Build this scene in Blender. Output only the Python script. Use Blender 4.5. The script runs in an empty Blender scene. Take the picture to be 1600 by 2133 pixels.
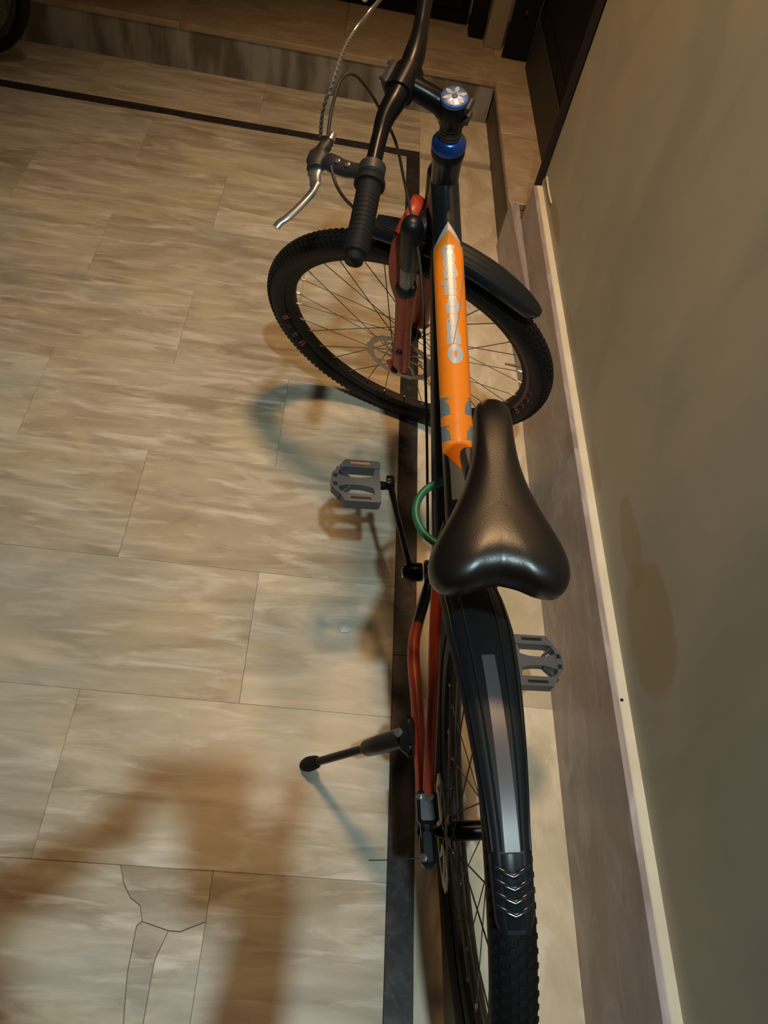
import bpy, math, random
from math import sin, cos, pi, radians, sqrt, atan2
from mathutils import Vector, Matrix, Euler
random.seed(7)

# ---------------------------------------------------------------- camera, world, lights, exposure
SC = bpy.context.scene
COL = SC.collection
SC.view_settings.view_transform = 'Standard'
SC.view_settings.look = 'None'
SC.view_settings.gamma = 1.0
SC.view_settings.exposure = 0.0
SC.view_settings.use_curve_mapping = False

cam_data = bpy.data.cameras.new('camera')
cam = bpy.data.objects.new('camera', cam_data)
COL.objects.link(cam)
cam.matrix_world = (Matrix.Translation((0, 0, 1.469)) @ Matrix.Rotation(-0.17995, 4, 'Z')
                    @ Matrix.Rotation(0.6485, 4, 'X') @ Matrix.Rotation(0.26453, 4, 'Z'))
cam_data.sensor_fit = 'VERTICAL'
cam_data.sensor_height = 24
cam_data.lens = 24 * 1576.6 / 2133
cam_data.clip_start = 0.01
SC.camera = cam

world = bpy.data.worlds.new('night')
SC.world = world
world.use_nodes = True
world.node_tree.nodes['Background'].inputs[0].default_value = (1.0, 0.72, 0.45, 1)
world.node_tree.nodes['Background'].inputs[1].default_value = 0.022


def lamp(name, loc, target, size, power, col, kind='AREA', cone=None, blend=1.0):
    d = bpy.data.lights.new(name, kind)
    d.energy = power
    d.color = col
    if kind == 'AREA':
        d.shape = 'DISK'
        d.size = size
    else:
        d.shadow_soft_size = size
        if cone:
            d.spot_size = radians(cone)
            d.spot_blend = blend
    o = bpy.data.objects.new(name, d)
    COL.objects.link(o)
    o.location = loc
    o.rotation_euler = (Vector(target) - Vector(loc)).to_track_quat('-Z', 'Y').to_euler()
    return o


# a cool white lamp overhead behind the camera and a warm bulb overhead in front of it
lamp('cool_lamp', (0.10, -0.50, 3.2), (0.15, 0.68, 0), 0.045, 178, (0.74, 0.95, 1.0), 'SPOT', 68, 1.0)
lamp('warm_lamp', (0.05, 1.70, 2.9), (0.50, 1.62, 0), 0.17, 180, (1.0, 0.60, 0.29), 'SPOT', 90, 1.0)


# ---------------------------------------------------------------- mesh helpers
class MB:
    def __init__(self):
        self.v = []
        self.f = []

    def add(self, vs, fs):
        n = len(self.v)
        self.v += [tuple(q) for q in vs]
        self.f += [tuple(i + n for i in f) for f in fs]
        return self

    def box(self, c, s, rot=None, bev=0.0):
        hx, hy, hz = s[0] / 2, s[1] / 2, s[2] / 2
        b = min(bev, hx * .9, hy * .9, hz * .9)
        if b <= 0:
            vs = [Vector((x, y, z)) for x in (-hx, hx) for y in (-hy, hy) for z in (-hz, hz)]
            fs = [(0, 1, 3, 2), (4, 6, 7, 5), (0, 4, 5, 1), (2, 3, 7, 6), (0, 2, 6, 4), (1, 5, 7, 3)]
        else:
            vs, fs = [], []
            layers = [(-hz, b), (-hz + b, 0), (hz - b, 0), (hz, b)]
            for z, i in layers:
                x, y = hx - i, hy - i
                c2 = b if i == 0 else b * .5
                for px, py in ((-x + c2, -y), (x - c2, -y), (x, -y + c2), (x, y - c2), (x - c2, y), (-x + c2, y), (-x, y - c2), (-x, -y + c2)):
                    vs.append(Vector((px, py, z)))
            for k in range(3):
                for i in range(8):
                    j = (i + 1) % 8
                    fs.append((k * 8 + i, k * 8 + j, k * 8 + 8 + j, k * 8 + 8 + i))
            fs.append(tuple(range(7, -1, -1)))
            fs.append(tuple(range(24, 32)))
        if rot is not None:
            vs = [rot @ q for q in vs]
        cc = Vector(c)
        return self.add([q + cc for q in vs], fs)

    def sweep(self, pts, rad, n=16, cap=True, up=None, closed=False):
        """tube through pts; rad = number, list of numbers or list of (side, up) radii"""
        pts = [Vector(q) for q in pts]
        m = len(pts)
        if not isinstance(rad, (list, tuple)):
            rad = [rad] * m
        rad = [(r, r) if not isinstance(r, (list, tuple)) else r for r in rad]
        vs, fs = [], []
        side = None
        for i in range(m):
            if closed:
                t = (pts[(i + 1) % m] - pts[i - 1]).normalized()
            else:
                t = (pts[min(i + 1, m - 1)] - pts[max(i - 1, 0)]).normalized()
            if side is None:
                u = Vector(up) if up else (Vector((0, 0, 1)) if abs(t.z) < .9 else Vector((0, 1, 0)))
                side = t.cross(u).normalized()
            elif up:
                side = t.cross(Vector(up)).normalized()
            else:
                side = (side - t * side.dot(t)).normalized()
            nn = side.cross(t)
            for k in range(n):
                a = 2 * pi * k / n
                vs.append(pts[i] + side * (cos(a) * rad[i][0]) + nn * (sin(a) * rad[i][1]))
        for i in range(m if closed else m - 1):
            i2 = (i + 1) % m
            for k in range(n):
                k2 = (k + 1) % n
                fs.append((i * n + k, i2 * n + k, i2 * n + k2, i * n + k2))
        if cap and not closed:
            fs.append(tuple(range(n)))
            fs.append(tuple((m - 1) * n + k for k in range(n - 1, -1, -1)))
        return self.add(vs, fs)

    def lathe(self, o, ax, prof, n=24, cap=True):
        """prof = [(distance along axis, radius)]"""
        o, ax = Vector(o), Vector(ax).normalized()
        s = ax.orthogonal().normalized()
        t = ax.cross(s)
        vs, fs = [], []
        for d, r in prof:
            for k in range(n):
                a = 2 * pi * k / n
                vs.append(o + ax * d + (s * cos(a) + t * sin(a)) * r)
        for i in range(len(prof) - 1):
            for k in range(n):
                k2 = (k + 1) % n
                fs.append((i * n + k, i * n + k2, (i + 1) * n + k2, (i + 1) * n + k))
        if cap:
            fs.append(tuple(range(n - 1, -1, -1)))
            fs.append(tuple((len(prof) - 1) * n + k for k in range(n)))
        return self.add(vs, fs)

    def prism(self, poly, z0, z1, tf=None):
        """extrude a polygon [(x,y)] between z0 and z1"""
        n = len(poly)
        vs = [Vector((x, y, z0)) for x, y in poly] + [Vector((x, y, z1)) for x, y in poly]
        fs = [tuple(range(n - 1, -1, -1)), tuple(range(n, 2 * n))]
        fs += [(i, (i + 1) % n, n + (i + 1) % n, n + i) for i in range(n)]
        if tf:
            vs = [tf(q) for q in vs]
        return self.add(vs, fs)

    def map(self, fn):
        self.v = [tuple(fn(Vector(q))) for q in self.v]
        return self

    def mesh(self, name, smooth=40):
        me = bpy.data.meshes.new(name)
        me.from_pydata(self.v, [], self.f)
        me.validate()
        me.update()
        if smooth:
            me.polygons.foreach_set('use_smooth', [True] * len(me.polygons))
            try:
                me.set_sharp_from_angle(angle=radians(smooth))
            except Exception:
                pass
        return me

    def build(self, name, m, parent=None, label=None, smooth=40, fix=True):
        me = self.mesh(name, smooth)
        if fix:
            import bmesh
            bm = bmesh.new()
            bm.from_mesh(me)
            bmesh.ops.recalc_face_normals(bm, faces=bm.faces)
            bm.to_mesh(me)
            bm.free()
        me.materials.append(m)
        return link(name, me, parent, label)


def link(name, me, parent=None, label=None):
    o = bpy.data.objects.new(name, me)
    COL.objects.link(o)
    if parent is not None:
        o.parent = parent
    if label:
        o['label'] = label
    return o


def tag(o, label=None, cat=None, kind=None, group=None):
    for k, v in (('label', label), ('category', cat), ('kind', kind), ('group', group)):
        if v:
            o[k] = v
    return o


def catmull(P, n=8):
    P = [Vector(q) for q in P]
    out = []
    for i in range(len(P) - 1):
        a, b, c, d = P[max(i - 1, 0)], P[i], P[i + 1], P[min(i + 2, len(P) - 1)]
        for k in range(n):
            t = k / n
            out.append(.5 * ((2 * b) + (c - a) * t + (2 * a - 5 * b + 4 * c - d) * t * t + (3 * b - a - 3 * c + d) * t ** 3))
    out.append(P[-1])
    return out


def lin(a, b, n):
    return [Vector(a).lerp(Vector(b), i / (n - 1)) for i in range(n)]


# ---------------------------------------------------------------- materials
def mat(name, col, rough=.5, metal=0.0, spec=.5, noise=None, bump=0.0, bscale=200, coat=0.0, rvar=0.0):
    """noise = (scale, second colour, contrast lo, hi)"""
    m = bpy.data.materials.new(name)
    m.use_nodes = True
    nt = m.node_tree
    b = nt.nodes['Principled BSDF']
    b.inputs['Base Color'].default_value = (*col, 1)
    b.inputs['Roughness'].default_value = rough
    b.inputs['Metallic'].default_value = metal
    b.inputs['Specular IOR Level'].default_value = spec
    b.inputs['Coat Weight'].default_value = coat
    b.inputs['Coat Roughness'].default_value = .15
    tc = nt.nodes.new('ShaderNodeTexCoord')
    if noise:
        nz = nt.nodes.new('ShaderNodeTexNoise')
        nz.inputs['Scale'].default_value = noise[0]
        nz.inputs['Detail'].default_value = 4
        r = nt.nodes.new('ShaderNodeValToRGB')
        r.color_ramp.elements[0].position = noise[2]
        r.color_ramp.elements[1].position = noise[3]
        r.color_ramp.elements[0].color = (*col, 1)
        r.color_ramp.elements[1].color = (*noise[1], 1)
        nt.links.new(tc.outputs['Object'], nz.inputs['Vector'])
        nt.links.new(nz.outputs['Fac'], r.inputs[0])
        nt.links.new(r.outputs[0], b.inputs['Base Color'])
        if rvar:
            mr = nt.nodes.new('ShaderNodeMapRange')
            mr.inputs['To Min'].default_value = rough - rvar
            mr.inputs['To Max'].default_value = rough + rvar
            nt.links.new(nz.outputs['Fac'], mr.inputs['Value'])
            nt.links.new(mr.outputs[0], b.inputs['Roughness'])
    if bump:
        n2 = nt.nodes.new('ShaderNodeTexNoise')
        n2.inputs['Scale'].default_value = bscale
        bp = nt.nodes.new('ShaderNodeBump')
        bp.inputs['Strength'].default_value = bump
        bp.inputs['Distance'].default_value = .002
        nt.links.new(tc.outputs['Object'], n2.inputs['Vector'])
        nt.links.new(n2.outputs['Fac'], bp.inputs['Height'])
        nt.links.new(bp.outputs[0], b.inputs['Normal'])
    return m


def stone(name, base, dark, light, stretch, rough=.3, spec=.5, patches=None, scale=1.0, rnd=1.0, bump=.08, tint=.1, clouds=False):
    """streaky stone in world coordinates, shifted per object so that neighbours differ"""
    m = bpy.data.materials.new(name)
    m.use_nodes = True
    nt = m.node_tree
    N, L = nt.nodes, nt.links
    b = N['Principled BSDF']
    b.inputs['Specular IOR Level'].default_value = spec
    g = N.new('ShaderNodeNewGeometry')
    oi = N.new('ShaderNodeObjectInfo')
    cx = N.new('ShaderNodeCombineXYZ')
    for i, k in enumerate((37.0, 91.0, 13.0)):
        mm = N.new('ShaderNodeMath')
        mm.operation = 'MULTIPLY'
        mm.inputs[1].default_value = k * rnd
        L.new(oi.outputs['Random'], mm.inputs[0])
        L.new(mm.outputs[0], cx.inputs[i])
    va = N.new('ShaderNodeVectorMath')
    va.operation = 'ADD'
    L.new(g.outputs['Position'], va.inputs[0])
    L.new(cx.outputs[0], va.inputs[1])
    mp = N.new('ShaderNodeMapping')
    mp.inputs['Scale'].default_value = stretch
    L.new(va.outputs[0], mp.inputs[0])

    def noise(sc, det, dist, src=mp):
        n = N.new('ShaderNodeTexNoise')
        n.inputs['Scale'].default_value = sc * scale
        n.inputs['Detail'].default_value = det
        n.inputs['Distortion'].default_value = dist
        n.inputs['Roughness'].default_value = .6
        L.new(src.outputs[0], n.inputs['Vector'])
        return n

    def ramp(src, a, bpos, ca, cb):
        r = N.new('ShaderNodeValToRGB')
        r.color_ramp.elements[0].position = a
        r.color_ramp.elements[1].position = bpos
        r.color_ramp.elements[0].color = (*ca, 1)
        r.color_ramp.elements[1].color = (*cb, 1)
        L.new(src, r.inputs[0])
        return r

    def mix(fac, a, c, mode='MIX'):
        x = N.new('ShaderNodeMix')
        x.data_type = 'RGBA'
        x.blend_type = mode
        if isinstance(fac, float):
            x.inputs[0].default_value = fac
        else:
            L.new(fac, x.inputs[0])
        L.new(a, x.inputs[6])
        if isinstance(c, tuple):
            x.inputs[7].default_value = (*c, 1)
        else:
            L.new(c, x.inputs[7])
        return x.outputs[2]

    g_map = N.new('ShaderNodeMapping')
    g_map.inputs['Scale'].default_value = (1, 1.8, 1)
    L.new(g.outputs['Position'], g_map.inputs[0])
    g_map2 = N.new('ShaderNodeMapping')
    g_map2.inputs['Location'].default_value = (4.3, 1.9, 0)
    L.new(g.outputs['Position'], g_map2.inputs[0])
    n1 = noise(2.2, 7, 1.2)
    r1 = ramp(n1.outputs['Fac'], .36, .66, dark, base)
    n2 = noise(6.0, 5, .8)
    f2 = ramp(n2.outputs['Fac'], .50, .74, (0, 0, 0), (1, 1, 1))
    c = mix(f2.outputs[0], r1.outputs[0], light)
    n3 = noise(1.3, 4, 2.5)
    f3 = ramp(n3.outputs['Fac'], .55, .72, (0, 0, 0), (.55, .55, .55))
    c = mix(f3.outputs[0], c, patches or dark)
    if clouds:
        n4 = noise(3.0, 3, .5, g_map)
        f4 = ramp(n4.outputs['Fac'], .50, .70, (0, 0, 0), (.55, .55, .55))
        c = mix(f4.outputs[0], c, (.66, .58, .36))
        n5 = noise(2.1, 4, 1.0, g_map2)
        f5 = ramp(n5.outputs['Fac'], .52, .70, (0, 0, 0), (.6, .6, .6))
        c = mix(f5.outputs[0], c, (.40, .42, .38))
    # each slab slightly lighter or darker than the next
    mr = N.new('ShaderNodeMapRange')
    mr.inputs['To Min'].default_value = 1 - tint
    mr.inputs['To Max'].default_value = 1 + tint
    L.new(oi.outputs['Random'], mr.inputs['Value'])
    vm = N.new('ShaderNodeVectorMath')
    vm.operation = 'SCALE'
    L.new(c, vm.inputs[0])
    L.new(mr.outputs[0], vm.inputs['Scale'])
    L.new(vm.outputs[0], b.inputs['Base Color'])
    rr = N.new('ShaderNodeMapRange')
    rr.inputs['To Min'].default_value = rough - .1
    rr.inputs['To Max'].default_value = rough + .14
    L.new(n2.outputs['Fac'], rr.inputs['Value'])
    L.new(rr.outputs[0], b.inputs['Roughness'])
    if bump:
        bp = N.new('ShaderNodeBump')
        bp.inputs['Strength'].default_value = bump
        bp.inputs['Distance'].default_value = .003
        L.new(n1.outputs['Fac'], bp.inputs['Height'])
        L.new(bp.outputs[0], b.inputs['Normal'])
    return m


M_TILE = stone('cream_marble', (.60, .54, .43), (.35, .29, .20), (.76, .71, .61), (1.0, 5.0, 1.0), rough=.36, spec=.45, patches=(.42, .37, .29), clouds=True)
M_TILE2 = stone('cream_marble_edge', (.66, .57, .42), (.48, .40, .27), (.72, .66, .54), (2.6, 1.4, 1.0), rough=.40, spec=.4)
M_PLAT = stone('brown_marble', (.48, .38, .26), (.36, .26, .17), (.54, .44, .32), (1.4, 3.0, 1.0), rough=.4, spec=.35)
M_BORDER = stone('dark_granite', (.045, .035, .033), (.025, .022, .022), (.06, .05, .048), (8, 8, 8), rough=.26, spec=.5, tint=.05)
M_SKIRT = stone('purple_grey_stone', (.40, .355, .355), (.27, .22, .21), (.50, .46, .48), (6.0, 1.3, 3.0), rough=.34, spec=.45, patches=(.31, .255, .235))
M_GROUT = mat('grout', (.34, .28, .20), .9)
M_CAP = mat('cream_mortar', (.74, .69, .55), .8, noise=(14, (.66, .60, .47), .3, .7))
M_CONC = None


def plaster(name):
    m = bpy.data.materials.new(name)
    m.use_nodes = True
    nt = m.node_tree
    N, L = nt.nodes, nt.links
    b = N['Principled BSDF']
    b.inputs['Roughness'].default_value = .55
    b.inputs['Specular IOR Level'].default_value = .25
    g = N.new('ShaderNodeNewGeometry')
    mp = N.new('ShaderNodeMapping')
    mp.inputs['Scale'].default_value = (1, 1.5, 1.0)
    L.new(g.outputs['Position'], mp.inputs[0])
    n = N.new('ShaderNodeTexNoise')
    n.inputs['Scale'].default_value = 2.6
    n.inputs['Detail'].default_value = 6
    n.inputs['Distortion'].default_value = .8
    L.new(mp.outputs[0], n.inputs['Vector'])
    r = N.new('ShaderNodeValToRGB')
    e = r.color_ramp.elements
    e[0].position, e[0].color = .36, (.39, .39, .315, 1)
    e[1].position, e[1].color = .68, (.50, .455, .36, 1)
    k = r.color_ramp.elements.new(.52)
    k.color = (.45, .437, .35, 1)
    L.new(n.outputs['Fac'], r.inputs[0])
    # damp brown stains low on the wall (shapes of their own): ellipses in (y, z)
    col = r.outputs[0]
    sep = N.new('ShaderNodeSeparateXYZ')
    L.new(g.outputs['Position'], sep.inputs[0])
    wob = N.new('ShaderNodeTexNoise')
    wob.inputs['Scale'].default_value = 9
    L.new(g.outputs['Position'], wob.inputs['Vector'])
    for cy, cz, ry, rz, stren in ((.62, .40, .13, .075, .55), (.80, .40, .10, .035, .45), (1.93, .33, .12, .022, .7), (1.50, .31, .10, .02, .5), (1.05, .315, .07, .018, .5)):
        def mth(op, a, bb):
            x = N.new('ShaderNodeMath')
            x.operation = op
            for i, q in enumerate((a, bb)):
                if isinstance(q, (int, float)):
                    x.inputs[i].default_value = q
                else:
                    L.new(q, x.inputs[i])
            return x.outputs[0]
        dy = mth('POWER', mth('ABSOLUTE', mth('DIVIDE', mth('SUBTRACT', sep.outputs['Y'], cy), ry), 0), 2)
        dz = mth('POWER', mth('ABSOLUTE', mth('DIVIDE', mth('SUBTRACT', sep.outputs['Z'], cz), rz), 0), 2)
        d = mth('ADD', mth('ADD', dy, dz), mth('MULTIPLY', mth('SUBTRACT', wob.outputs['Fac'], .5), 1.6))
        mr = N.new('ShaderNodeMapRange')
        mr.interpolation_type = 'SMOOTHSTEP'
        mr.inputs['From Min'].default_value = 1.15
        mr.inputs['From Max'].default_value = .7
        mr.inputs['To Max'].default_value = stren
        L.new(d, mr.inputs['Value'])
        x = N.new('ShaderNodeMix')
        x.data_type = 'RGBA'
        L.new(mr.outputs[0], x.inputs[0])
        L.new(col, x.inputs[6])
        x.inputs[7].default_value = (.36, .27, .13, 1)
        col = x.outputs[2]
    L.new(col, b.inputs['Base Color'])
    bp = N.new('ShaderNodeBump')
    bp.inputs['Strength'].default_value = .15
    bp.inputs['Distance'].default_value = .004
    L.new(n.outputs['Fac'], bp.inputs['Height'])
    L.new(bp.outputs[0], b.inputs['Normal'])
    return m


def concrete(name):
    m = bpy.data.materials.new(name)
    m.use_nodes = True
    nt = m.node_tree
    N, L = nt.nodes, nt.links
    b = N['Principled BSDF']
    b.inputs['Roughness'].default_value = .8
    g = N.new('ShaderNodeNewGeometry')
    mp = N.new('ShaderNodeMapping')
    mp.inputs['Scale'].default_value = (12, 1, 2.6)
    L.new(g.outputs['Position'], mp.inputs[0])
    n = N.new('ShaderNodeTexNoise')
    n.inputs['Scale'].default_value = 1.0
    n.inputs['Detail'].default_value = 5
    L.new(mp.outputs[0], n.inputs['Vector'])
    r = N.new('ShaderNodeValToRGB')
    e = r.color_ramp.elements
    e[0].position, e[0].color = .42, (.16, .145, .11, 1)
    e[1].position, e[1].color = .60, (.36, .36, .33, 1)
    L.new(n.outputs['Fac'], r.inputs[0])
    L.new(r.outputs[0], b.inputs['Base Color'])
    return m


M_WALL = plaster('olive_cream_plaster')
M_CONC = concrete('streaked_concrete')
M_RUB = mat('black_rubber', (.012, .012, .0125), .6, spec=.15, bump=.3, bscale=300)
M_TYREW = mat('tyre_sidewall', (.008, .0075, .0075), .55, spec=.22)
M_BLK = mat('black_paint', (.005, .0045, .005), .30, spec=.16, coat=.03)
M_FRAME = mat('frame_charcoal', (.011, .012, .013), .3, spec=.4, coat=.2, noise=(30, (.016, .017, .018), .4, .6))
M_RED = mat('orange_red_paint', (.42, .055, .025), .38, spec=.45, noise=(40, (.34, .045, .025), .4, .65))
M_ORG = mat('orange_decal', (.90, .24, .012), .32, spec=.5, noise=(60, (.82, .21, .015), .55, .75))
M_SILV = mat('silver_decal', (.72, .70, .67), .30, metal=.5)
M_GREY = mat('grey_decal', (.16, .21, .23), .3, spec=.5)
M_ALU = mat('brushed_aluminium', (.62, .60, .58), .28, metal=.9)
M_CHR = mat('chrome', (.75, .75, .76), .12, metal=1.0)
M_BLUE = mat('blue_anodised', (.03, .10, .42), .25, metal=.75)
M_BLUEP = mat('blue_cap_lacquer', (.07, .14, .36), .3, metal=.5)
M_PLAS = mat('black_plastic', (.009, .0095, .0105), .38, spec=.32)
M_MUD = mat('glossy_black_plastic', (.009, .012, .015), .17, spec=.6)
M_MUDM = mat('matt_black_plastic', (.011, .0115, .013), .55, spec=.28)
M_DGREY = mat('dark_grey_metal', (.026, .024, .024), .5, metal=.1)
M_PED = mat('grey_pedal_plastic', (.075, .088, .10), .42, spec=.5)
M_REFL = mat('amber_reflector', (.55, .25, .06), .25, spec=.6)
M_SADD = mat('black_vinyl', (.010, .0065, .0055), .33, spec=.6, bump=.05, bscale=500)
M_REFG = mat('grey_reflector_strip', (.10, .09, .095), .35, spec=.5)
M_GRN = mat('green_plastic', (.010, .13, .062), .4, spec=.5)
M_SPOKE = mat('dark_spoke_wire', (.15, .11, .07), .55, metal=.4)
M_STEEL = mat('worn_steel', (.40, .36, .30), .38, metal=.8)
M_HOUS = mat('brown_black_housing', (.055, .035, .018), .45, spec=.4)
M_BRDK = mat('braid_dark', (.05, .045, .035), .5)
M_STAN = mat('dull_steel_tube', (.24, .23, .21), .38, metal=.5)
M_DOOR = mat('black_door_paint', (.007, .0065, .006), .7, spec=.25)
M_DOOR2 = mat('dark_grey_kick_panel', (.035, .032, .03), .6)
M_PILL = mat('beige_jamb', (.40, .33, .25), .7)
M_TXT = mat('red_print', (.40, .10, .08), .5)
M_TXTG = mat('grey_print', (.17, .16, .14), .5)
M_SKIN = mat('skin', (.45, .27, .18), .5)
M_SHIRT = mat('grey_cotton', (.18, .18, .19), .9)
M_TROU = mat('dark_denim', (.05, .06, .10), .9)
M_HAIR = mat('black_hair', (.02, .016, .013), .6)
M_SHOE = mat('brown_shoe', (.08, .045, .025), .5)

# ---------------------------------------------------------------- the setting
TS, TL = 0.3075, 0.6150         # tile depth, tile length
SL, SR = 0.231, 0.281           # dark border strip
GAP = 0.0004


def slab(x0, x1, y0, y1, z0, z1, bev=.0006):
    return MB().box(((x0 + x1) / 2, (y0 + y1) / 2, (z0 + z1) / 2), (x1 - x0 - GAP, y1 - y0 - GAP, z1 - z0), bev=bev)


floor = MB().box((-1.0, 1.2, -.03), (4.6, 6.0, .045)).build('floor', M_GROUT)
floor['kind'] = 'structure'
Y0 = 0.2725                      # a joint line
half = {}
row = -2
while Y0 + row * TS < 2.74:
    ya, yb = Y0 + row * TS, Y0 + (row + 1) * TS
    yb = min(yb, 2.757)
    if yb - ya > .02:
        # running bond: the joint nearest the strip is half a tile or a whole tile away
        x = SL
        first = TS if (row % 2) else TL      # row -1 (the one with the cracked slab) has its joint at x = -.08
        widths = [first] + [TL] * 4
        for w in widths:
            xa = x - w
            key = (round(w, 3), round(yb - ya, 3))
            cracked = (row == -1 and abs(x - (SL - TS)) < .01)
            if not cracked:
                if key not in half:
                    half[key] = slab(-w / 2, w / 2, -(yb - ya) / 2, (yb - ya) / 2, -.0085, 0).mesh('tile', 30)
                    half[key].materials.append(M_TILE)
                o = link('tile', half[key], floor)
                o.location = (xa + w / 2, (ya + yb) / 2, random.uniform(-.0004, .0001))
            x = xa
    row += 1


def shrink(poly, d):
    cx = sum(q[0] for q in poly) / len(poly)
    cy = sum(q[1] for q in poly) / len(poly)
    out = []
    n = len(poly)
    area = sum(poly[i][0] * poly[(i + 1) % n][1] - poly[(i + 1) % n][0] * poly[i][1] for i in range(n))
    s = 1 if area > 0 else -1
    for i in range(n):
        a, b, c = Vector(poly[i - 1]), Vector(poly[i]), Vector(poly[(i + 1) % n])
        e1, e2 = (b - a).normalized(), (c - b).normalized()
        nn = Vector((-(e1.y + e2.y), e1.x + e2.x))
        if nn.length < 1e-6:
            nn = Vector((-e1.y, e1.x))
        nn.normalize()
        out.append(tuple(b + nn * d * s))
    return out


xl, xr, yb_, yt = SL - TS - TL, SL - TS, Y0 - TS, Y0
CR = {'T': (-.235, yt), 'u1': (-.2228, .244), 'u2': (-.2068, .2227), 'u3': (-.1885, .2120), 'J': (-.1800, .1885), 'R1': (-.1395, .1785),
      'R2': (-.1157, .1766), 'R3': (xr, .1935), 'D1': (-.1878, .1820), 'D2': (-.1871, .1122), 'D3': (-.178, .047), 'D4': (-.168, yb_),
      'E0': (-.1349, .1772), 'E1': (-.1485, .1341), 'E2': (-.1482, .0477), 'E3': (-.146, yb_)}
frags = [
    [CR['T'], (xr, yt), CR['R3'], CR['R2'], CR['E0'], CR['R1'], CR['J'], CR['u3'], CR['u2'], CR['u1']][::-1],
    [(xl, yt), (xl, yb_), CR['D4'], CR['D3'], CR['D2'], CR['D1'], CR['J'], CR['u3'], CR['u2'], CR['u1'], CR['T']],
    [CR['D1'], CR['D2'], CR['D3'], CR['D4'], CR['E3'], CR['E2'], CR['E1'], CR['E0'], CR['R1'], CR['J']],
    [CR['E0'], CR['E1'], CR['E2'], CR['E3'], (xr, yb_), CR['R3'], CR['R2']],
]
for k, fr in enumerate(frags):
    o = MB().prism(shrink(fr, .0008), -.0085, (-.0002, -.0001, -.0012, -.0008)[k]).build('tile_fragment', M_TILE, floor, 'cracked piece of a cream floor tile', smooth=0)

# narrow row of tiles between strip and skirting, and behind the cross strip
y = -.60
while y < 3.118:
    y2 = min(y + TL, 2.757) if y < 2.75 else 3.118
    if y2 - y < .03:
        y = 2.8045
        continue
    o = slab(SR, .585, y, y2, -.0085, 0).build('tile', M_TILE2, floor)
    y = y2 if y2 < 2.75 else (2.8045 if y2 < 2.9 else 9)
for k in range(5):
    x1 = SR - TL * k if k else SR
    x0 = SR - TL * (k + 1)
    slab(x0, x1, 2.8045, 3.118, -.0085, 0).build('tile', M_TILE, floor)
# dark granite border strip, in lengths
yy = [-.5, .04, .72, 1.34, 1.95, 2.757]
for a, b in zip(yy[:-1], yy[1:]):
    slab(SL, SR, a, b, -.0085, .0004, .0008).build('border_strip', M_BORDER, floor, 'dark granite border strip')
xx = [.281, .03, -.60, -1.2, -2.2]
for a, b in zip(xx[:-1], xx[1:]):
    slab(b, a, 2.757, 2.8045, -.0085, .0004, .0008).build('border_strip', M_BORDER, floor, 'dark granite border strip')

# step / platform at the far end
PH = .1665
step = MB().box((-.95, 3.36, PH / 2 - .012), (3.0, .484, PH - .024)).build('trim_1', M_CONC, smooth=0)
step['kind'] = 'structure'
for k in range(6):
    x1 = .555 - k * .61
    slab(x1 - .61, x1, 3.112, 3.60, PH - .024, PH, .003).build('tread_slab', M_PLAT, step)
MB().box((.63, 2.68, PH / 2 - .012), (.15, .88, PH - .024)).build('step_return', mat('dark_riser', (.10, .075, .055), .6, noise=(9, (.15, .12, .10), .4, .6)), step)
for a, b in ((2.275, 2.72), (2.72, 3.112)):
    slab(.545, .705, a, b, PH - .024, PH, .003).build('tread_slab', M_PLAT, step)
slab(.555, .705, 3.112, 3.60, PH - .024, PH, .003).build('tread_slab', M_PLAT, step)

# wall on the right with its stone skirting
wall = MB().box((.6805, .24, 1.40), (.15, 3.884, 2.9)).build('wall_right', M_WALL, smooth=0)
wall['kind'] = 'structure'
MB().sweep(catmull([(.6053, 2.16, .33), (.6050, 2.08, .326), (.6053, 2.02, .33)], 4), [(.004, .001)] * 9, 6).build('plaster_scrape', M_CAP, wall)
base = MB().box((.597, .24, .1425), (.017, 3.88, .285)).build('baseboard_right', M_CAP, smooth=0)
base['kind'] = 'structure'
yy = [-1.7, .02, 1.12, 2.181]
for a, b in zip(yy[:-1], yy[1:]):
    MB().box((.5835, (a + b) / 2, .1435), (.013, b - a - .0003, .287), bev=.001).build('skirting_slab', M_SKIRT, base)
MB().box((.5975, .24, .2865), (.0195, 3.88, .006), bev=.002).build('mortar_cap', M_CAP, base, 'cream mortar ledge on top of the skirting')
MB().prism([(.5765, 1.62), (.5768, 2.275), (.548, 2.275), (.5565, 2.0)][::-1], 0, PH).build('skirting_ledge', M_SKIRT, base)
MB().lathe((.592, .535, .2895), (0, 0, 1), [(0, .003), (.002, .0025), (.003, .001)], 10).build('nail_head', M_DOOR, base)

# dark doorway beyond the wall's end
door = MB().box((.70, 2.75, 1.2), (.03, 1.13, 2.07)).build('door_1', M_DOOR, smooth=0)
door['kind'] = 'structure'
for zc in (.62, 1.15, 1.7):
    MB().box((.684, 2.75, zc), (.006, .9, .40), bev=.003).build('door_panel', M_DOOR, door)
MB().box((.682, 2.75, PH + .09), (.006, 1.08, .18), bev=.002).build('kick_panel', M_DOOR2, door)
MB().box((.594, 2.192, 1.2), (.020, .016, 2.07), bev=.002).build('door_post', mat('rust_black', (.012, .008, .006), .7), door, 'narrow dark door post at the wall end')
d2 = MB().box((.636, 3.345, 1.2), (.102, .02, 2.07)).build('door_2', M_DOOR, smooth=0)
d2['kind'] = 'structure'
MB().lathe((.607, 3.334, .50), (0, -1, 0), [(0, .010), (.006, .009), (.010, .005)], 14).build('door_bolt', M_DGREY, d2)
MB().lathe((.637, 3.334, .34), (0, -1, 0), [(0, .010), (.006, .009), (.010, .005)], 14).build('door_bolt', M_DGREY, d2)
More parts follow.
